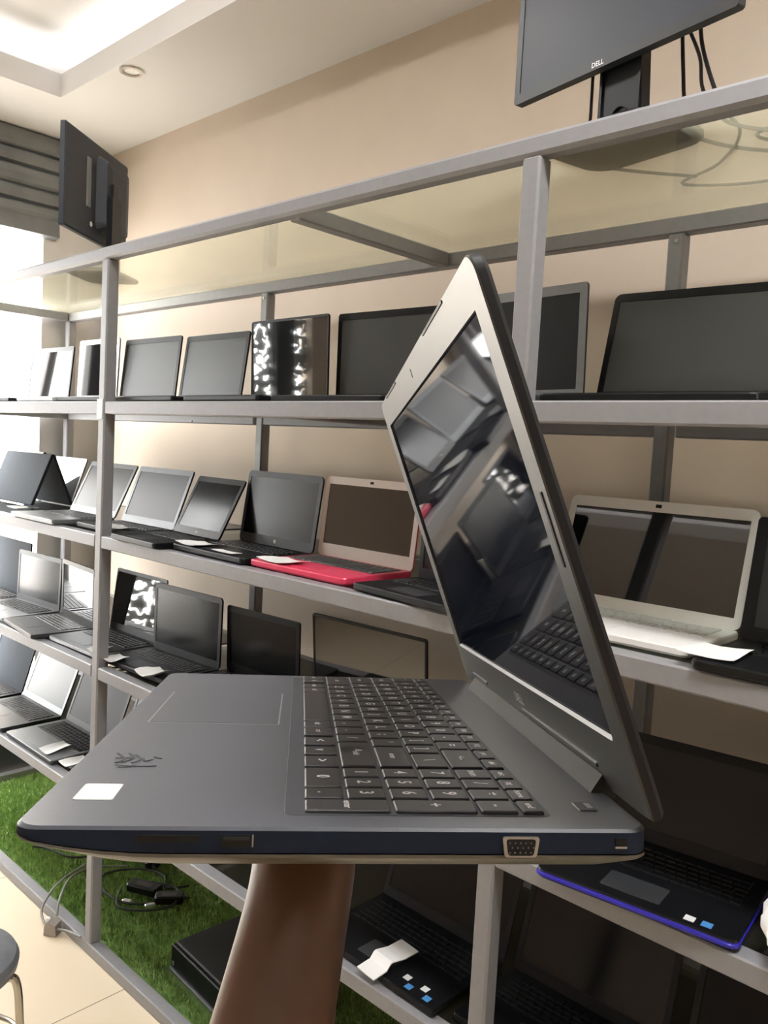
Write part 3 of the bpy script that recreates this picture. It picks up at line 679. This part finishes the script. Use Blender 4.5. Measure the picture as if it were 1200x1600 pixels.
# ------------------------------------------------------------------ floor things
# artificial turf under the rack
b = MB(); b.box((X0+w, w+.001, ZF), (XE-w, YW-.001, ZF+.006)); turf = b.build('turf_mat', M['grassbase']); turf['kind'] = 'structure'
def in_box(x, y):
    dx, dy = x-.515, y-.275; c, s_ = math.cos(Rd(4)), math.sin(Rd(4)); p, q = dx*c-dy*s_, dx*s_+dy*c
    return -.252 < p < .252 and -.168 < q < .162
vs, fs = [], []
n = 0
for q in range(66000):
    x = random.uniform(-1.42, 1.9); y = random.uniform(w+.026, .755)
    if in_box(x, y) or D-w-.034 < y < D+.034: continue
    a = random.uniform(0, 2*PI); h = random.uniform(.014, .030); ww = random.uniform(.0011, .0019)
    lx = math.cos(a)*ww; ly = math.sin(a)*ww
    bx = random.gauss(.004, .007); by = random.gauss(-.004, .007)
    z0 = ZF+.005; i = len(vs)
    vs += [(x-lx, y-ly, z0), (x+lx, y+ly, z0), (x+lx*.8+bx*.4, y+ly*.8+by*.4, z0+h*.6), (x-lx*.8+bx*.4, y-ly*.8+by*.4, z0+h*.6), (x+bx, y+by, z0+h)]
    fs += [(i, i+1, i+2, i+3), (i+3, i+2, i+4)]
me = bpy.data.meshes.new('turf_grass'); me.from_pydata(vs, [], fs); me.materials.append(M['grass'])
o = bpy.data.objects.new('turf_grass', me); COL.objects.link(o); tag(o, 'short green artificial grass under the laptop rack', 'grass', kind='stuff')
# black slim computer case lying on the turf
r = empty('desktop_computer', (.515, .275, ZF+.006), Rd(-4))
tag(r, 'flat black computer case lying on the green turf', 'computer')
b = MB(); b.cbox((-.235, -.13, .004), (.235, .145, .088), .004); b.build('case', M['blkm'], r)
b = MB(); b.cbox((-.237, -.143, .010), (.237, -.1305, .084), .003); b.build('front_panel', M['blk'], r)
b = MB(); b.cbox((-.237, -.150, .004), (.237, -.128, .012), .001); b.build('lower_edge', M['grey'], r)
b = MB(); b.box((-.225, -.145, .022), (-.217, -.1425, .034)); b.build('power_button', M['bolt'], r)
# adapters and cables on the turf
def adapter(x, y, rz, label, sx=.062, sy=.027):
    r = empty('power_adapter', (x, y, ZF+.026), rz); tag(r, label, 'power adapter', 'adapters on the turf')
    b = MB(); b.cbox((-sx, -sy, 0), (sx, sy, .030), .005); b.build('body', M['blk'], r)
    b = MB(); b.tube([(sx, 0, .014), (sx+.012, 0, .013), (sx+.02, 0, .012)], .005, 8, radii=[.007, .005, .003]); b.build('strain_relief', M['cable'], r)
    b = MB(); b.box((-sx*.5, -sy*.6, .0299), (sx*.5, sy*.4, .0304)); b.build('sticker', M['char'], r)
adapter(-.145, .30, Rd(25), 'black power adapter on the turf nearer the rack front')
adapter(-.32, .42, Rd(-15), 'black power adapter on the turf farther under the rack')
adapter(-.03, .33, Rd(50), 'black power adapter on the turf closest to the computer case', .05, .024)
zz = ZF + .030
def W3(pts, dz=0.): return [(x, y, zz+dz) for x, y in pts]
KG = 'cables on the turf'
cable_thing('power_cable', W3([(-.10,.32),(-.05,.27),(-.12,.20),(-.24,.19),(-.33,.25),(-.28,.36),(-.18,.40),(-.10,.36),(-.06,.43)], .006), .0042, 'cable', 'black cable coiled round the adapters on the turf', 'cable', KG)
cable_thing('power_cable', W3([(-.36,.40),(-.45,.33),(-.52,.22),(-.60,.19),(-.66,.17),(-.70,.14)], .004), .0042, 'cable', 'dark cable curving over the turf toward the doorway', 'cable', KG)
cable_thing('power_cable', W3([(-.20,.24),(-.10,.17),(-.02,.22),(.02,.31),(-.06,.38),(-.16,.34)], .012), .004, 'cable', 'looped cable in front of the case on the turf', 'cable', KG)
cable_thing('power_cable', [(-.165,-.012,zz+.02), (-.20,.01,zz+.045), (-.28,.08,zz+.06), (-.36,.17,zz+.03), (-.40,.26,zz), (-.34,.34,zz)], .0042, 'cableg', 'grey cable rising from the plug on the kerb', 'cable', KG)
cable_thing('power_cable', [(-.155,-.045,ZF+.012), (-.24,-.03,ZF+.03), (-.27,.0,zz+.03), (-.30,.06,zz+.055), (-.36,.16,zz+.045), (-.44,.26,zz+.01)], .0042, 'cableg', 'pale cable looping off the kerb onto the turf', 'cable', KG)
cable_thing('power_cable', [(-.15,-.032,ZF+.02), (-.09,-.012,ZF+.03), (-.01,.0-.006,ZF+.045)], .004, 'cableg', 'short cable from the plug to the rack post', 'cable', KG)
for (x, y, a, lb) in ((-.115, .215, 30, 'small pale connector lying on the turf near the post'), (-.04, .26, 70, 'small pale connector on the turf near the adapters')):
    b = MB(); b.cbox((-.018, -.008, 0), (.018, .008, .012), .003); o = b.build('cable_connector', M['portmetal']); o.location = (x, y, ZF+.030); o.rotation_euler = (0, 0, Rd(a)); tag(o, lb, 'connector', 'connectors on the turf')
# plug on the kerb
r = empty('power_plug', (-.155, -.030, ZF+.002), Rd(35)); tag(r, 'beige grey mains plug resting against the rack kerb', 'plug')
b = MB(); b.prism([(-.022, 0), (.022, 0), (.018, .036), (-.010, .046), (-.020, .030)], 1, -.020, .020); b.build('body', M['plug'], r)
b = MB(); b.cbox((-.026, -.006, .036), (-.008, .006, .052), .003); b.build('cord_grip', M['white'], r)
b = MB(); b.box((-.030, -.004, .006), (-.022, .004, .012)); b.box((-.030, -.004, .020), (-.022, .004, .026)); b.build('pins', M['portmetal'], r)
# stool
r = empty('stool', (.455, -.565, ZF)); tag(r, 'round grey padded stool with chrome legs on the cream floor', 'stool')
hz = .12 - ZF
b = MB(); b.lathe([(0, hz), (.08, hz), (.125, hz-.004), (.143, hz-.012), (.150, hz-.026), (.147, hz-.044), (.135, hz-.050), (0, hz-.050)], seg=48); b.build('seat', M['stool'], r, smooth=True)
for k in range(4):
    a = Rd(52 + 90*k); ca, sa = math.cos(a), math.sin(a)
    b = MB(); b.tube([(ca*.06, sa*.06, hz-.058), (ca*.125, sa*.125, hz-.060), (ca*.150, sa*.150, hz-.078), (ca*.160, sa*.160, hz-.2), (ca*.178, sa*.178, .008)], .0095, 10, sub=6)
    b.build('leg', M['steel'], r, smooth=True)
    b = MB(); b.lathe([(0, 0), (.013, 0), (.013, .012), (.0095, .016)], (ca*.178, sa*.178, 0), seg=12); b.build('rubber_foot', M['blk'], r)
b = MB(); b.tube([(math.cos(2*PI*k/24)*.166, math.sin(2*PI*k/24)*.166, hz-.26) for k in range(25)], .006, 8, smooth=False, cap=False); b.build('foot_ring', M['steel'], r, smooth=True)

# ------------------------------------------------------------------ the held laptop
t0 = (-.144105, -.12100, .3166)
RM = [[.99428077, .03941429, -.09925861], [-.04372818, .99817421, -.04166656], [.09743513, .04576866, .99418893]]   # columns u, n, v in camera axes
T0 = (-.1441, -.1210, .3166)
def vcol(k): return R_*RM[0][k] + U_*RM[1][k] + F_*RM[2][k]
ux, nx_, vx = vcol(0).normalized(), vcol(1).normalized(), vcol(2).normalized()
org = c2w(*T0)
HL = Matrix(((ux.x, vx.x, nx_.x, org.x), (ux.y, vx.y, nx_.y, org.y), (ux.z, vx.z, nx_.z, org.z), (0, 0, 0, 1)))
hl = bpy.data.objects.new('laptop', None); COL.objects.link(hl); hl.empty_display_size = .05
hl.matrix_world = HL
tag(hl, 'large dark grey laptop held up on a hand in front of the shelves', 'laptop')
BD, BW = .2570, .3882
def taper(b):
    for i, (u, v, n) in enumerate(b.v):
        f = 1 - .62*(max(0, 1 - u/.062))**2.2
        b.v[i] = (u, v, n*f if n < -.0013 else n)
b = MB()
b.dense(BD/2, BW/2, BD, BW, .010, [(.0012, 0), (.0, -.0012), (.0, -.0055), (.0, -.0098), (.0008, -.0104)], cap1=False, mis=[0, 1, 1, 1])
taper(b); b.build('base', [M['deck'], M['side']], hl, smooth=True)
b = MB()
b.dense(BD/2, BW/2, BD, BW, .010, [(-.0002, -.0103), (-.0003, -.0116), (.0012, -.0128), (.012, -.0185), (.016, -.0195)], cap0=False)
taper(b); bc = b.build('bottom_cover', M['under'], hl, smooth=True); bc['label'] = 'bottom cover with floor reflection painted tan grey'
for (a, c) in ((.075, .05), (.075, BW-.05), (.22, .05), (.22, BW-.05)):
    b = MB(); b.loft(a, c, .008, .03, .003, [(0, -.0190), (.0005, -.0210)]); b.build('rubber_foot', M['blk'], bc)
# keyboard plate and keys
b = MB(); b.loft((.1045+.2195)/2, (.0155+.3775)/2, .115, .362, .004, [(0, -.0004), (.0003, .0002)], 0)
kb = b.build('keyboard', M['kplate'], hl)
UR = [(.1132, .1306), (.1322, .1498), (.1518, .1690), (.1706, .1876), (.1890, .2056), (.2072, .2168)]
pitch = .01935; VR = .0880      # right edge of the main block
def vm(x): return VR + 15*pitch - x*pitch   # user x in key units from the left -> v
keys = []
def add_row(row, x, items):
    for (wd, lg) in items:
        a, c = vm(x+wd), vm(x); keys.append((UR[row][0], UR[row][1], a+.0011, c-.0011, lg)); x += wd
add_row(5, 0, [(15/15, s_) for s_ in ('esc', 'F1', 'F2', 'F3', 'F4', 'F5', 'F6', 'F7', 'F8', 'F9', 'F10', 'F11', 'F12', 'prt', 'del')])
add_row(4, 0, [(1, s_) for s_ in '`1234567890-='] + [(2, '<--')])
add_row(3, 0, [(1.5, 'tab')] + [(1, s_) for s_ in 'QWERTYUIOP[]'] + [(1.5, '\\')])
add_row(2, 0, [(1.75, 'caps')] + [(1, s_) for s_ in "ASDFGHJKL;'"] + [(2.25, 'enter')])
add_row(1, 0, [(2.25, 'shift')] + [(1, s_) for s_ in 'ZXCVBNM,./'] + [(2.75, 'shift')])
VR_sav = VR
for (a, c, lg) in ((.3615, .3775, 'ctrl'), (.3465, .3605, 'Fn'), (.3215, .3375, 'win'), (.3395, .3455, ''), ):
    if lg: keys.append((UR[0][0], UR[0][1], a, c, lg))
keys.append((UR[0][0], UR[0][1], .3010, .3200, 'alt'))
keys.append((UR[0][0], UR[0][1], .1985, .2995, ''))
keys.append((UR[0][0], UR[0][1], .1795, .1965, 'alt')); keys.append((UR[0][0], UR[0][1], .1575, .1775, 'ctrl'))
mid = .1316
keys.append((.1132, .1310, .1345, .1515, '<')); keys.append((.1132, .1310, .1125, .1295, 'v')); keys.append((.1326, .1500, .1125, .1295, '^')); keys.append((.1132, .1310, .0885, .1090, '>'))
NP = [(.0180, .0335), (.0355, .0505), (.0525, .0675), (.0695, .0850)]
keys.append((UR[0][0], UR[1][1], *NP[0], 'enter')); keys.append((UR[2][0], UR[3][1], *NP[0], '+')); keys.append((UR[4][0], UR[4][1], *NP[0], '-'))
keys.append((UR[0][0], UR[0][1], *NP[1], '.')); keys.append((UR[0][0], UR[0][1], NP[2][0], NP[3][1], '0'))
for rw, ls in ((1, '321'), (2, '654'), (3, '987')):
    for k in range(3): keys.append((UR[rw][0], UR[rw][1], *NP[k+1], ls[k]))
for k, s_ in enumerate(('*', '/', 'num')): keys.append((UR[4][0], UR[4][1], *NP[k+1], s_))
for k, s_ in enumerate(('end', 'home', 'pg', 'calc')): keys.append((UR[5][0], UR[5][1], *NP[k], s_))
LEG = MB()
for (u0, u1, v0, v1, lg) in keys:
    b = MB(); cu, cv = (u0+u1)/2, (v0+v1)/2
    b.loft(0, 0, u1-u0, v1-v0, .0012, [(0, .0), (.0002, .0011), (.0008, .0016)], 0, n=3, cap0=False)
    o = b.build('key', M['hkey'], kb); o.location = (cu, cv, 0)
    if lg:
        sz = .0092 if len(lg) == 1 else (.0060 if len(lg) < 4 else .0047)
        if u1-u0 < .011: sz = min(sz, .0046)
        vs, fs = text_verts(lg, sz)
        # user reads from the front: text right = -v, text up = +u
        LEG.add([(cu + y, cv - x, .00175) for x, y in vs], fs)
LEG.build('key_legends', M['legend'], kb)
# touchpad
b = MB(); b.loft((.0175+.0975)/2, .2435, .0812, .1090, .002, [(0, -.0003), (.0002, .00025)], 0); tp = b.build('touchpad', M['padedge'], hl)
b = MB(); b.loft((.0175+.0975)/2, .2435, .0792, .1070, .002, [(0, .0001), (.0002, .00045)], 0); b.build('pad_surface', M['pad'], tp)
# sticker, marker scribble, power key
b = MB(); b.loft(.0225, .0455, .0170, .0235, .0015, [(0, -.0001), (.0001, .0003)]); b.build('sticker', M['sticker'], hl)['label'] = 'sticker with glare painted pale blue white'
b = MB(); zz_ = .0003
for pts in (((.016, .113), (.022, .101), (.019, .094)), ((.022, .113), (.026, .104), (.022, .095)), ((.017, .103), (.025, .104)), ((.026, .110), (.030, .101), (.027, .094)),
            ((.031, .103), (.033, .098), (.036, .101)), ((.036, .106), (.040, .103)), ((.020, .090), (.032, .088), (.040, .089)), ((.022, .086), (.028, .0875))):
    b.tube([(u, v, zz_) for u, v in pts], .0007, 6, sub=4)
for i, v in enumerate(b.v): b.v[i] = (v[0], v[1], zz_ + (v[2]-zz_)*.25)
b.build('marker_scribble', M['smudge'], hl)
b = MB(); b.loft(.2385, .0300, .0085, .0120, .001, [(0, -.0001), (.0003, .0006)]); b.build('power_key', M['hkey'], hl)
b = MB(); b.box((.2390, .0265, .00061), (.2415, .0335, .0008)); b.build('power_mark', M['padedge'], hl)
# hinge cover
al = Rd(69.98); hu, hn = .2575, .0022
lid_m = Matrix(((0, -math.cos(al), math.sin(al), hu), (1, 0, 0, 0), (0, math.sin(al), math.cos(al), hn), (0, 0, 0, 1)))
b = MB()
sec = [(.2490, -.0005), (.2497, .0008), (.2548, .0086), (.2580, .0092), (.262, .004), (.262, -.002), (.2500, -.002)]
b.prism([(u, n) for u, n in sec], 1, .052, .344)
# prism inserts the extrusion axis at index 1 -> (u, v, n)
b.build('hinge_cover', M['hinge'], hl)
# ports on the near side
def port(name, u0, u1, n0, n1, m, out=.0004, deep=.003, par=None):
    b = MB(); b.box((u0, -out, n0), (u1, deep, n1)); return b.build(name, M[m], par or hl)
port('card_slot', .0470, .0722, -.0056, -.0030, 'port')
us = port('usb_port', .0798, .0932, -.0076, -.0024, 'side', .0003); port('metal_rim', .0926, .0932, -.0074, -.0026, 'portmetal', .0004, par=us); port('opening', .0805, .0925, -.0071, -.0029, 'port', .0005, par=us); port('tongue', .0815, .0915, -.0046, -.0034, 'char', .0008, par=us)
lk = port('lock_slot', .2412, .2462, -.0070, -.0034, 'port'); port('lower_lip', .2412, .2462, -.0074, -.0066, 'portmetal', .0006, par=lk)
b = MB()
def dshape(s_, yv):
    pts = []
    for (x, z_) in ((-.0078, .0042), (.0078, .0042), (.0066, -.0040), (-.0066, -.0040)): pts.append((.2012 + x*s_, -.0069 + z_*s_))
    out_ = []
    for i, p in enumerate(pts):
        a_, c_ = pts[i-1], pts[(i+1) % 4]
        for t_ in (0, .33, .67, 1):
            k1 = .0013/math.hypot(a_[0]-p[0], a_[1]-p[1])*(1-t_); k2 = .0013/math.hypot(c_[0]-p[0], c_[1]-p[1])*t_
            out_.append((p[0]+(a_[0]-p[0])*k1*(1-t_)+(c_[0]-p[0])*k2*t_, p[1]+(a_[1]-p[1])*k1*(1-t_)+(c_[1]-p[1])*k2*t_))
    return out_
b.prism(dshape(1.0, 0), 1, -.0012, .004); vg = b.build('monitor_port', M['portmetal'], hl)
b = MB(); b.prism(dshape(.80, 0), 1, -.0014, .003); b.build('socket_face', M['port'], vg)
b = MB()
for rw in range(3):
    for k in range(5):
        cx, cz = .2012 + (k-2)*.0022 + (.0011 if rw % 2 else 0) - .0003, -.0069 + (1-rw)*.0019
        b.box((cx-.0003, -.0017, cz-.0003), (cx+.0003, -.0012, cz+.0003))
b.build('pin_holes', M['grey'], vg)
# lid : local x = v, y = up the lid, z = outwards (back)
LL = .2527
b = MB()
sx0, sx1, sy0, sy1 = .0185, .3680, .0325, .2308
b.ring((BW/2, LL/2, BW-.0016, LL-.0016, .0105), ((sx0+sx1)/2, (sy0+sy1)/2, sx1-sx0, sy1-sy0, .0008), n=7, z=0, zi=.0016, mi=0)
b.loft(BW/2, LL/2, BW, LL, .011, [(.0008, 0), (0, .0008), (0, .0045), (.0015, .0065), (.004, .0072)], n=7, cap0=False, mis=[0, 1, 1, 1])
for i, (x, y, z) in enumerate(b.v):
    for ex, cx_ in ((0, .011), (BW, BW-.011)):
        if y < .011 and abs(x-ex) < .011:
            dx, dy = x-cx_, y-.011; m_ = max(abs(dx), abs(dy)); h_ = math.hypot(dx, dy)
            if m_ > 1e-6: k_ = 1+.8*(h_/m_-1); b.v[i] = (cx_+dx*k_, .011+dy*k_, z)
lid = b.build('lid', [M['bezel'], M['lidback']], hl, smooth=True, matrix=lid_m)
b = MB(); b.box((sx0-.0005, sy0-.0005, .0014), (sx1+.0005, sy1+.0005, .003)); b.build('screen', M['scr_held'], lid)
b = MB(); b.prism([(sy0-.0003, -.0006), (sy0+.0012, .0010), (sy0-.0012, .0006)], 0, sx0, sx1); b.build('screen_ledge', M['grey'], lid)
for (a, c, y0, y1) in ((.0690, .1360, .2497, .2515), (.2760, .3400, .2497, .2515), (.0065, .0090, .112, .146)):
    b = MB(); b.loft((a+c)/2, (y0+y1)/2, c-a, y1-y0, .0006, [(.0002, -.0006), (0, .0003)], n=3); b.build('bumper', M['port'], lid)
b = MB(); b.loft(.2041, .2422, .0012, .0062, .0005, [(0, -.0003), (0, .0003)], n=3); b.build('webcam_slider', M['port'], lid)
vs, fs = text_verts('DELL', .0085); b = MB(); b.add([(.1900 - x, .0185 + y, -.0004) for x, y in vs], fs); b.build('logo', M['logo'], lid)
for (a, c) in ((.292, .343), (.055, .190)):
    b = MB(); b.prism([(.0100, .0002), (.0100, -.0010), (.0118, -.0010), (.0124, .0002)], 0, a, c); b.build('hinge_ridge', M['bezel'], lid)

# ------------------------------------------------------------------ person: arm and hand under the laptop
def skin_body(name, chains, m, parent=None):
    """one continuous skinned surface; chains = list of (points, radii, start-vertex-index or None) in world coordinates"""
    vs, es, rs = [], [], []
    ids = {}
    for (key, pts, radii, start) in chains:
        prev = ids[start] if start is not None else None
        for k, (p, r_) in enumerate(zip(pts, radii)):
            vs.append(tuple(p)); rs.append(r_ if isinstance(r_, tuple) else (r_, r_)); i = len(vs)-1
            if prev is not None: es.append((prev, i))
            prev = i; ids[(key, k)] = i
    me = bpy.data.meshes.new(name); me.from_pydata(vs, es, [])
    o = bpy.data.objects.new(name, me); COL.objects.link(o)
    sk = o.modifiers.new('skin', 'SKIN'); sk.use_smooth_shade = True
    if not me.skin_vertices:
        bpy.context.view_layer.objects.active = o
    lay = me.skin_vertices[0].data if len(me.skin_vertices) else None
    if lay is None: return o
    for i, r_ in enumerate(rs): lay[i].radius = r_; lay[i].use_root = (i == 0)
    sb = o.modifiers.new('subsurf', 'SUBSURF'); sb.levels = 2; sb.render_levels = 3
    me.materials.append(m)
    if parent: o.parent = parent
    return o
def Lw(u, v, n): return HL @ Vector((u, v, n))
wrist = Lw(.112, .125, -.058)
wr_c = c2w(-.0437, -.200, .452)
el = c2w(-.092, -.43, .335)
sh = c2w(-.02, -.50, .05)
arm_pts = [el.lerp(wr_c, 0), el.lerp(wr_c, .22), el.lerp(wr_c, .45), el.lerp(wr_c, .68), el.lerp(wr_c, .86), wr_c]
arm_r = [.043, .0435, .0395, .0345, .0315, (.0300, .0285)]
palm0 = Lw(.113, .150, -.040); palm1 = Lw(.115, .185, -.0345); palm2 = Lw(.116, .212, -.0330)
chains = [('arm', arm_pts, arm_r, None), ('up', [el.lerp(sh, .35), el.lerp(sh, .7), sh], [.045, .05, .056], ('arm', 0)),
          ('palm', [palm0, palm1], [(.030, .017), (.032, .0125)], ('arm', 5))]
for k, (du, ln) in enumerate(((-.036, .062), (-.012, .075), (.012, .071), (.036, .054))):
    base = Lw(.115+du*.9, .214, -.0305)
    pts = [base, Lw(.115+du*1.2, .214+ln*.42, -.0295), Lw(.115+du*1.45, .214+ln*.74, -.0285), Lw(.115+du*1.6, .214+ln, -.0275)]
    chains.append(('f%d' % k, pts, [.0105, .0090, .0082, .0066], ('palm', 1)))
chains.append(('th', [Lw(.150, .165, -.0345), Lw(.172, .190, -.0315), Lw(.183, .218, -.0292)], [.0130, .0100, .0078], ('palm', 0)))
ob = skin_body('person', chains, M['skin'])
tag(ob, 'bare brown forearm and open hand of a person carrying the held laptop', 'person')

# ------------------------------------------------------------------ light
wd = bpy.data.worlds.new('world'); sc.world = wd; wd.use_nodes = True
nt = wd.node_tree; nt.nodes.clear()
bg = nt.nodes.new('ShaderNodeBackground'); out = nt.nodes.new('ShaderNodeOutputWorld')
sky = nt.nodes.new('ShaderNodeTexSky'); sky.sky_type = 'HOSEK_WILKIE'; sky.turbidity = 6; sky.sun_direction = Vector((-.3, -.6, .7)).normalized()
mx = nt.nodes.new('ShaderNodeMix'); mx.data_type = 'RGBA'; mx.inputs['Factor'].default_value = .75; mx.inputs['B'].default_value = (1, .99, .97, 1)
nt.links.new(sky.outputs[0], mx.inputs['A']); nt.links.new(mx.outputs['Result'], bg.inputs['Color'])
bg.inputs['Strength'].default_value = 15.0
nt.links.new(bg.outputs[0], out.inputs['Surface'])
# sky portal in the doorway
ld = bpy.data.lights.new('doorway_portal', 'AREA'); ld.shape = 'RECTANGLE'; ld.size = 2.2; ld.size_y = 2.6
ld.cycles.is_portal = True
lo = bpy.data.objects.new('doorway_portal', ld); COL.objects.link(lo); lo.location = (XL-.16, -.6, 1.0); lo.rotation_euler = (0, -PI/2, 0)

sc.view_settings.view_transform = 'Standard'; sc.view_settings.look = 'None'
sc.view_settings.gamma = 1; sc.view_settings.use_curve_mapping = False
sc.view_settings.exposure = 1.08
sc.cycles.max_bounces = 10; sc.cycles.diffuse_bounces = 5; sc.cycles.transparent_max_bounces = 16
sc.cycles.sample_clamp_indirect = 8
